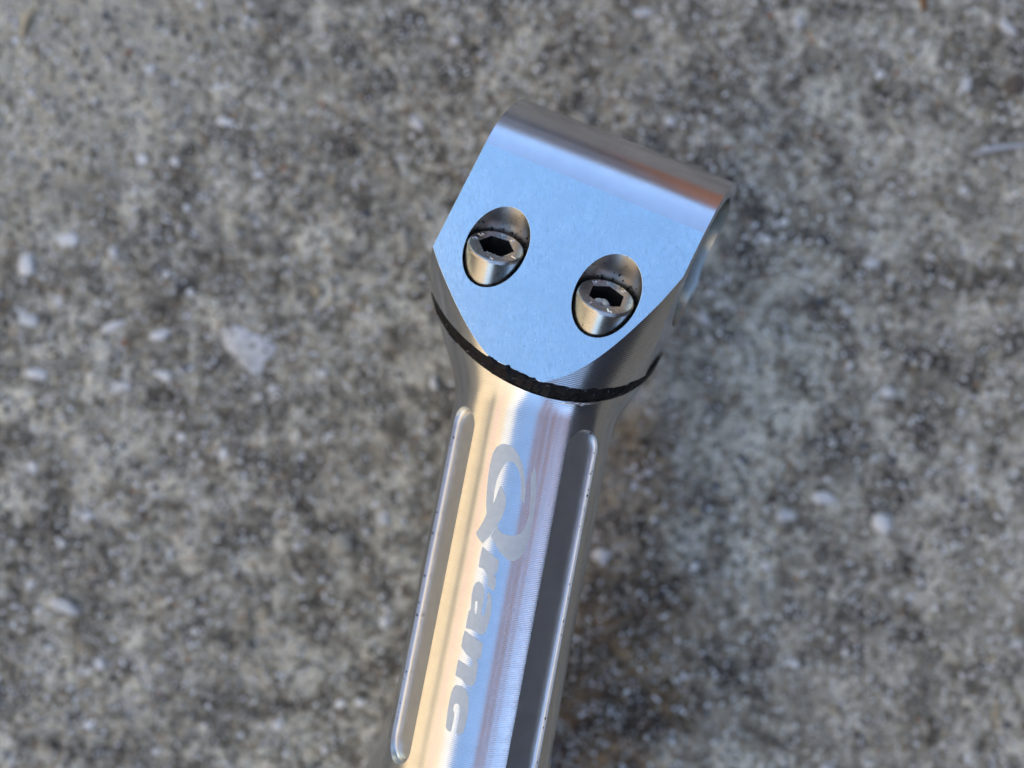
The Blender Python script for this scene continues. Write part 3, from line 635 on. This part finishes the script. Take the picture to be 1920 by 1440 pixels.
# bolts
def bolt(h_, rot, kind):
    c0 = h_+nB*(.10 if kind == 0 else -.15); rB = 4.9
    u = b*math.cos(rot)+qB*math.sin(rot); v = np.cross(nB, u)
    body = t_revolve([(0, 3.2), (0.01, rB-.12), (.35, rB), (6.1, rB), (6.47, rB-.12), (6.6, rB-.36)], 96)
    Mx = Matrix([[u[i], v[i], nB[i], (c0-nB*6.6)[i]] for i in range(3)]+[[0, 0, 0, 1]])
    body.data.transform(Mx)
    AF = 2.72
    hexp = [(AF/math.cos(math.pi/6)*math.cos(k*math.pi/3), AF/math.cos(math.pi/6)*math.sin(k*math.pi/3)) for k in range(6)]
    me = carve(body, [t_prism(c0, u, v, hexp, nB, -3.6, 5)])
    cl = [(0, cyl_d(c0, nB, rB), cyl_n(c0, nB)), (1, pl_d(c0, nB), pl_n(nB)), (2, pl_d(c0-nB*3.6, nB), pl_n(nB))]
    for k in range(6):
        a_ = (k+.5)*math.pi/3; d_ = u*math.cos(a_)+v*math.sin(a_); cl.append((2, pl_d(c0+d_*AF, d_), pl_n(d_)))
    o = finish('bolt', me, cl, [M_BOLT, M_BOLTTOP, M_SOCKET], stem)
    o['label'] = ('bolt nearer the shaded end, its hex socket partly filled with grime' if kind else 'bolt nearer the left end with a clear hex socket')
    def strokes(name, ang, segs, mat=M_MARK, hgt=.12, wd=.28):
        vs = []; fs = []
        rd = u*math.cos(ang)+v*math.sin(ang); td = np.cross(nB, rd)
        for (x0, y0, x1, y1) in segs:
            a_ = c0+rd*(3.9+y0)+td*x0; c_ = c0+rd*(3.9+y1)+td*x1; d_ = (c_-a_)/np.linalg.norm(c_-a_); s_ = np.cross(nB, d_)*wd/2; k = len(vs)
            for p_, z_ in ((a_-s_, 0), (a_+s_, 0), (c_+s_, 0), (c_-s_, 0), (a_-s_*.4, hgt), (a_+s_*.4, hgt), (c_+s_*.4, hgt), (c_-s_*.4, hgt)): vs.append((p_+nB*(z_-.02))*MM)
            fs += [tuple(k+i for i in f_) for f_ in ((4, 5, 6, 7), (0, 1, 5, 4), (1, 2, 6, 5), (2, 3, 7, 6), (3, 0, 4, 7))]
        mesh_obj(name, vs, fs, mat, o)
    GL = {'V': [(-.3, .4, 0, -.4), (.3, .4, 0, -.4)], 'N': [(-.3, -.4, -.3, .4), (-.3, .4, .3, -.4), (.3, -.4, .3, .4)], 'C': [(.3, .35, -.25, .3), (-.25, .3, -.25, -.3), (-.25, -.3, .3, -.35)],
          'Y': [(-.3, .4, 0, 0), (.3, .4, 0, 0), (0, 0, 0, -.4)], 'K': [(-.25, -.4, -.25, .4), (-.25, 0, .3, .4), (-.25, 0, .3, -.4)], '2': [(-.3, .3, .25, .35), (.25, .35, -.3, -.35), (-.3, -.35, .3, -.35)],
          'A': [(-.3, -.4, 0, .4), (0, .4, .3, -.4), (-.15, -.1, .15, -.1)], 'E': [(-.25, -.4, -.25, .4), (-.25, .4, .3, .4), (-.25, 0, .25, 0), (-.25, -.4, .3, -.4)]}
    marks = [('C', 185), ('N', 158), ('Y', 98), ('2', 68), ('E', -12), ('K', -75)] if kind == 0 else [('N', 140), ('V', 105), ('2', 60), ('A', -112), ('K', -62)]
    for ch, dg in marks: strokes('stamped_mark', R(dg)-rot, GL[ch])
    # crud in the socket
    bm = bmesh.new()
    rr = random.Random(3+kind)
    blobs = [(-.7+.45*i, -1.75+rr.uniform(-.15, .15), .38) for i in range(5)] if kind == 0 else [(-.75+.38*i, -1.9+.55*math.exp(-((i-2)/1.3)**2), .62) for i in range(5)]
    for (x_, y_, r_) in blobs:
        p_ = c0+(b*x_+qB*y_)-nB*(.95 if kind == 0 else .45)
        res = bmesh.ops.create_icosphere(bm, subdivisions=2, radius=r_)
        for vt in res['verts']: vt.co = vt.co*(1+.35*noise.noise(vt.co*3+Vector((x_*9, kind, 0))))+Vector(p_)
    bmesh.ops.scale(bm, vec=(MM, MM, MM), verts=bm.verts)
    bm_obj('socket_grime', bm, M_CRUD, o)
    # oily dirt ring where the head meets the hole
    bm = bmesh.new()
    for i in range(34):
        a_ = rr.uniform(R(20), R(165)); rad_ = rr.uniform(5.0, 5.32)
        p_ = c0+rad_*(b*math.cos(a_)+qB*math.sin(a_))+nB*(abs(rr.gauss(0, .28)) if rr.random() < .9 else 1.5)
        res = bmesh.ops.create_icosphere(bm, subdivisions=1, radius=.06+.2*rr.random()**2)
        for vt in res['verts']: vt.co = vt.co+Vector(p_)
    bmesh.ops.scale(bm, vec=(MM, MM, MM), verts=bm.verts)
    tag(bm_obj('dirt_specks', bm, M_GRIME, o), kind='stuff')
    return o
bolt(HOLES[0], R(12), 0); bolt(HOLES[1], R(-22), 1)

# black packing squeezed out of the slanted joint
def joint_front(x):
    """distance along -qG (towards the lens) at which the joint plane leaves the turned surface"""
    best = None
    for t_ in np.arange(-30, 40, .05):
        p = G+x*b-t_*qG
        ins = math.hypot(p[0], p[1]) <= prof(p[2])
        if ins: best = t_
    return best
vs = []; fs = []; xs = [x for x in np.linspace(-30, 36, 260)]
rowp = []
for x in xs:
    t_ = joint_front(x)
    if t_ is None: continue
    rowp.append((x, t_))
NP = 9
for i, (x, t_) in enumerate(rowp):
    edge = min(1, i/6, (len(rowp)-1-i)/6)
    for k in range(NP):
        h_ = -1+2*k/(NP-1)
        rg = .55*noise.noise(Vector((x*.55, h_*1.3, 2.0)))+.34*noise.noise(Vector((x*2.1, h_*2.2, 5.0)))+.18*noise.noise(Vector((x*5, h_*4, 8.0)))
        bul = (.16+.25*max(0, (x-2)/30)+rg+.55*math.exp(-((x-(rowp[-1][0]-4.5))/1.6)**2))*(1-.55*h_*h_)*min(1, max(.0, (x-rowp[0][0]-1)/7))-.35*max(0, 1-(x-rowp[0][0])/3)
        hh_ = h_*(GAP/2+.16+(.34*noise.noise(Vector((x*.8, 7.7*(1 if h_ > 0 else -1), 0)))+.16*noise.noise(Vector((x*3.1, 4.4*(1 if h_ > 0 else -1), 0)))))
        p = G+x*b-(t_+bul-(.0 if abs(h_) < .95 else .35))*qG+nG*hh_
        vs.append(p*MM)
    vs.append((G+x*b-(t_-5)*qG-nG*GAP/2*.96)*MM); vs.append((G+x*b-(t_-5)*qG+nG*GAP/2*.96)*MM)
K = NP+2
for i in range(len(rowp)-1):
    for k in range(NP-1): fs.append((i*K+k, i*K+k+1, (i+1)*K+k+1, (i+1)*K+k))
    fs.append((i*K+NP-1, i*K+NP+1, (i+1)*K+NP+1, (i+1)*K+NP-1)); fs.append((i*K+NP, i*K, (i+1)*K, (i+1)*K+NP)); fs.append((i*K+NP+1, i*K+NP, (i+1)*K+NP, (i+1)*K+NP+1))
for i in (0, len(rowp)-1): fs.append(tuple(i*K+k for k in list(range(NP))+[NP+1, NP]))
gk = mesh_obj('joint_packing', vs, fs, M_GRIME, stem, True)
bm = bmesh.new(); bm.from_mesh(gk.data); bmesh.ops.recalc_face_normals(bm, faces=bm.faces); bm.to_mesh(gk.data); bm.free()

# raised or etched lettering on the shaft
GLY = {'Qa': [(-4.45, -13.72), (-4.66, -11.61), (-4.61, -9.76), (-4.15, -7.82), (-3.63, -6.69), (-3.07, -6.31), (-2.33, -6.36), (-1.51, -7.18), (-0.98, -8.0), (-0.59, -9.14), (-0.26, -10.51), (-0.04, -12.09), (0.7, -12.6), (0.47, -10.57), (-0.03, -8.63), (-0.81, -6.53), (-1.72, -5.03), (-2.79, -4.02), (-4.03, -3.64), (-4.97, -3.78), (-5.76, -4.47), (-6.17, -5.54), (-6.31, -7.43), (-6.23, -9.48), (-5.94, -11.89), (-5.65, -13.88), (-5.21, -15.42), (-5.4, -16.48), (-5.82, -17.7), (-6.43, -19.07), (-5.76, -19.84), (-4.9, -20.45), (-3.98, -19.12), (-3.26, -17.43), (-2.57, -15.66), (-2.31, -14.38), (-2.32, -13.16), (-2.65, -12.01), (-3.17, -11.2), (-3.77, -10.51), (-4.07, -11.9), (-4.28, -13.27)], 'Qb': [(1.19, -6.45), (1.64, -7.49), (2.12, -9.86), (2.44, -12.86), (2.6, -15.68), (2.53, -17.52), (2.47, -18.85), (2.22, -20.21), (1.65, -21.52), (0.76, -22.22), (-0.05, -22.23), (-0.95, -21.8), (-1.93, -21.0), (-2.72, -20.16), (-3.28, -19.47), (-3.76, -18.97), (-3.37, -17.96), (-3.03, -17.04), (-2.68, -17.71), (-2.09, -18.09), (-1.03, -18.24), (0.17, -18.12), (0.9, -17.64), (1.43, -16.69), (1.7, -15.43), (1.73, -14.0), (1.55, -12.0), (1.28, -10.01), (0.86, -7.95)], 'r': [(-4.81, -20.94), (-1.62, -22.56), (-1.56, -23.89), (-1.65, -24.71), (-2.06, -24.75), (-1.64, -25.37), (-1.43, -26.43), (-1.43, -27.47), (-2.12, -27.36), (-2.8, -26.85), (-2.84, -26.01), (-3.28, -25.0), (-3.85, -24.47), (-4.79, -24.31), (-4.87, -23.05)], 'a': [(-4.32, -26.6), (-3.6, -26.92), (-3.07, -28.01), (-2.89, -29.19), (-2.9, -30.41), (-2.9, -31.39), (-2.58, -31.99), (-2.3, -31.49), (-2.29, -30.27), (-2.36, -29.07), (-2.57, -28.26), (-2.27, -27.88), (-1.78, -28.45), (-1.48, -29.61), (-1.27, -31.26), (-1.38, -32.99), (-1.53, -34.11), (-1.89, -34.8), (-2.51, -34.82), (-3.33, -34.53), (-3.99, -34.46), (-4.96, -34.47), (-5.01, -33.38), (-5.0, -31.55), (-4.76, -31.41), (-4.84, -30.4), (-5.06, -28.99), (-5.02, -27.63), (-4.77, -26.95)], 'ah': [(-4.19, -29.75), (-3.83, -29.85), (-3.67, -30.6), (-3.66, -31.69), (-3.88, -31.87), (-4.12, -31.2), (-4.21, -30.24)], 'n': [(-5.03, -34.9), (-1.62, -36.19), (-1.58, -37.64), (-1.54, -38.71), (-2.11, -38.72), (-1.8, -39.62), (-1.69, -40.8), (-1.65, -42.24), (-1.87, -43.01), (-2.3, -43.36), (-3.09, -43.19), (-3.99, -42.58), (-5.15, -42.31), (-5.2, -41.23), (-5.18, -39.72), (-4.0, -40.04), (-3.17, -40.31), (-2.76, -40.09), (-2.8, -39.37), (-3.23, -38.76), (-3.92, -38.57), (-5.1, -37.55), (-5.15, -36.1)], 'c': [(-4.67, -43.7), (-3.63, -43.7), (-2.76, -44.19), (-2.22, -45.26), (-1.92, -47.12), (-1.86, -49.02), (-2.02, -50.74), (-2.65, -51.3), (-3.16, -51.15), (-3.2, -49.84), (-3.24, -48.41), (-3.33, -47.23), (-3.62, -46.59), (-4.07, -46.52), (-4.39, -46.85), (-4.41, -47.65), (-4.02, -48.39), (-4.02, -49.23), (-4.06, -50.32), (-4.06, -51.16), (-4.58, -51.2), (-5.07, -50.63), (-5.26, -48.76), (-5.33, -46.84), (-5.3, -45.14), (-5.04, -44.09)]}
def letter(name, key, holes=()):
    bm = bmesh.new(); edges = []
    for pl in [GLY[key]]+[GLY[h_] for h_ in holes]:
        vv = [bm.verts.new((u, v, 0)) for u, v in pl]
        edges += [bm.edges.new((vv[i], vv[(i+1) % len(vv)])) for i in range(len(vv))]
    bmesh.ops.triangle_fill(bm, use_beauty=True, use_dissolve=False, edges=edges)
    for x in np.arange(-7, 4, .5):
        bmesh.ops.bisect_plane(bm, geom=bm.verts[:]+bm.edges[:]+bm.faces[:], plane_co=(x, 0, 0), plane_no=(1, 0, 0))
    bm.normal_update()
    for f in bm.faces:
        if f.normal.z < 0: f.normal_flip()
    RR = 14.9; sk = .035
    for v in bm.verts:
        th = v.co.x/RR; s = v.co.y+S0; r_ = prof(s)+sk
        v.co = (r_*math.sin(th)*MM, -r_*math.cos(th)*MM, s*MM)
    res = bmesh.ops.extrude_face_region(bm, geom=bm.faces[:])       # real thickness, down into the shaft
    for v in [g for g in res['geom'] if isinstance(g, bmesh.types.BMVert)]:
        q = Vector((v.co.x, v.co.y, 0)).normalized(); v.co -= q*.08*MM
    bmesh.ops.recalc_face_normals(bm, faces=bm.faces)
    return bm_obj(name, bm, M_ETCH, stem, False)
bmq = letter('letter_q', 'Qa')
o2 = letter('letter_stroke', 'Qb'); o2.parent = bmq
letter('letter_r', 'r'); letter('letter_a', 'a', ('ah',)); letter('letter_n', 'n'); letter('letter_c', 'c')

# bright slivers of swarf under the joint
vs = []; fs = []
def joint_x(u, v):
    o_ = loc((0, 0, H)); d_ = dloc(ray(u, v)); t_ = ((G-o_)@nG)/(d_@nG); return (o_+d_*t_-G)@b
for (x, dx, wd) in ((joint_x(1052, 741), 3.0, .35), (joint_x(1066, 741), 3.4, .45), (joint_x(1080, 741), 3.4, .4), (joint_x(1095, 741), 2.6, .25)):
    k = len(vs)
    for (xx, dz, w_) in ((x, -1.9, .05), (x+dx*.5, -1.55, wd), (x+dx, -1.35, .05)):
        t_ = joint_front(xx)
        for sg in (-1, 1):
            p = G+xx*b-(t_+.25)*qG+nG*(dz+sg*w_/2); r_ = math.hypot(p[0], p[1]); f_ = (prof(p[2])+.12)/r_
            vs.append(np.array([p[0]*f_, p[1]*f_, p[2]])*MM)
    fs += [(k, k+2, k+3, k+1), (k+2, k+4, k+5, k+3)]
sf = mesh_obj('swarf', vs, fs, M_SWARF, stem, True)
so_ = sf.modifiers.new('thick', 'SOLIDIFY'); so_.thickness = .00008

# steerer clamp standing on the concrete
zb = -footz+.15; zt = 22.0
seg = 128; prf = [(zb, 14.5), (zb, 19.4), (zb+.6, 20.0), (zt-1.2, 20.0), (zt, 18.8), (zt, 14.5)]
e1 = dloc([1, 0, 0]); e2 = dloc([0, 1, 0]); vs = []; fs = []
for z_, r_ in prf:
    for k in range(seg): vs.append((up*z_+r_*(e1*math.cos(2*math.pi*k/seg)+e2*math.sin(2*math.pi*k/seg)))*MM)
n_ = len(prf)
for i in range(n_):
    for k in range(seg): fs.append((i*seg+k, i*seg+(k+1) % seg, ((i+1) % n_)*seg+(k+1) % seg, ((i+1) % n_)*seg+k))
scl = mesh_obj('steerer_clamp', vs, fs, M_FLUTE, stem, True)
scl.data.set_sharp_from_angle(angle=R(30))
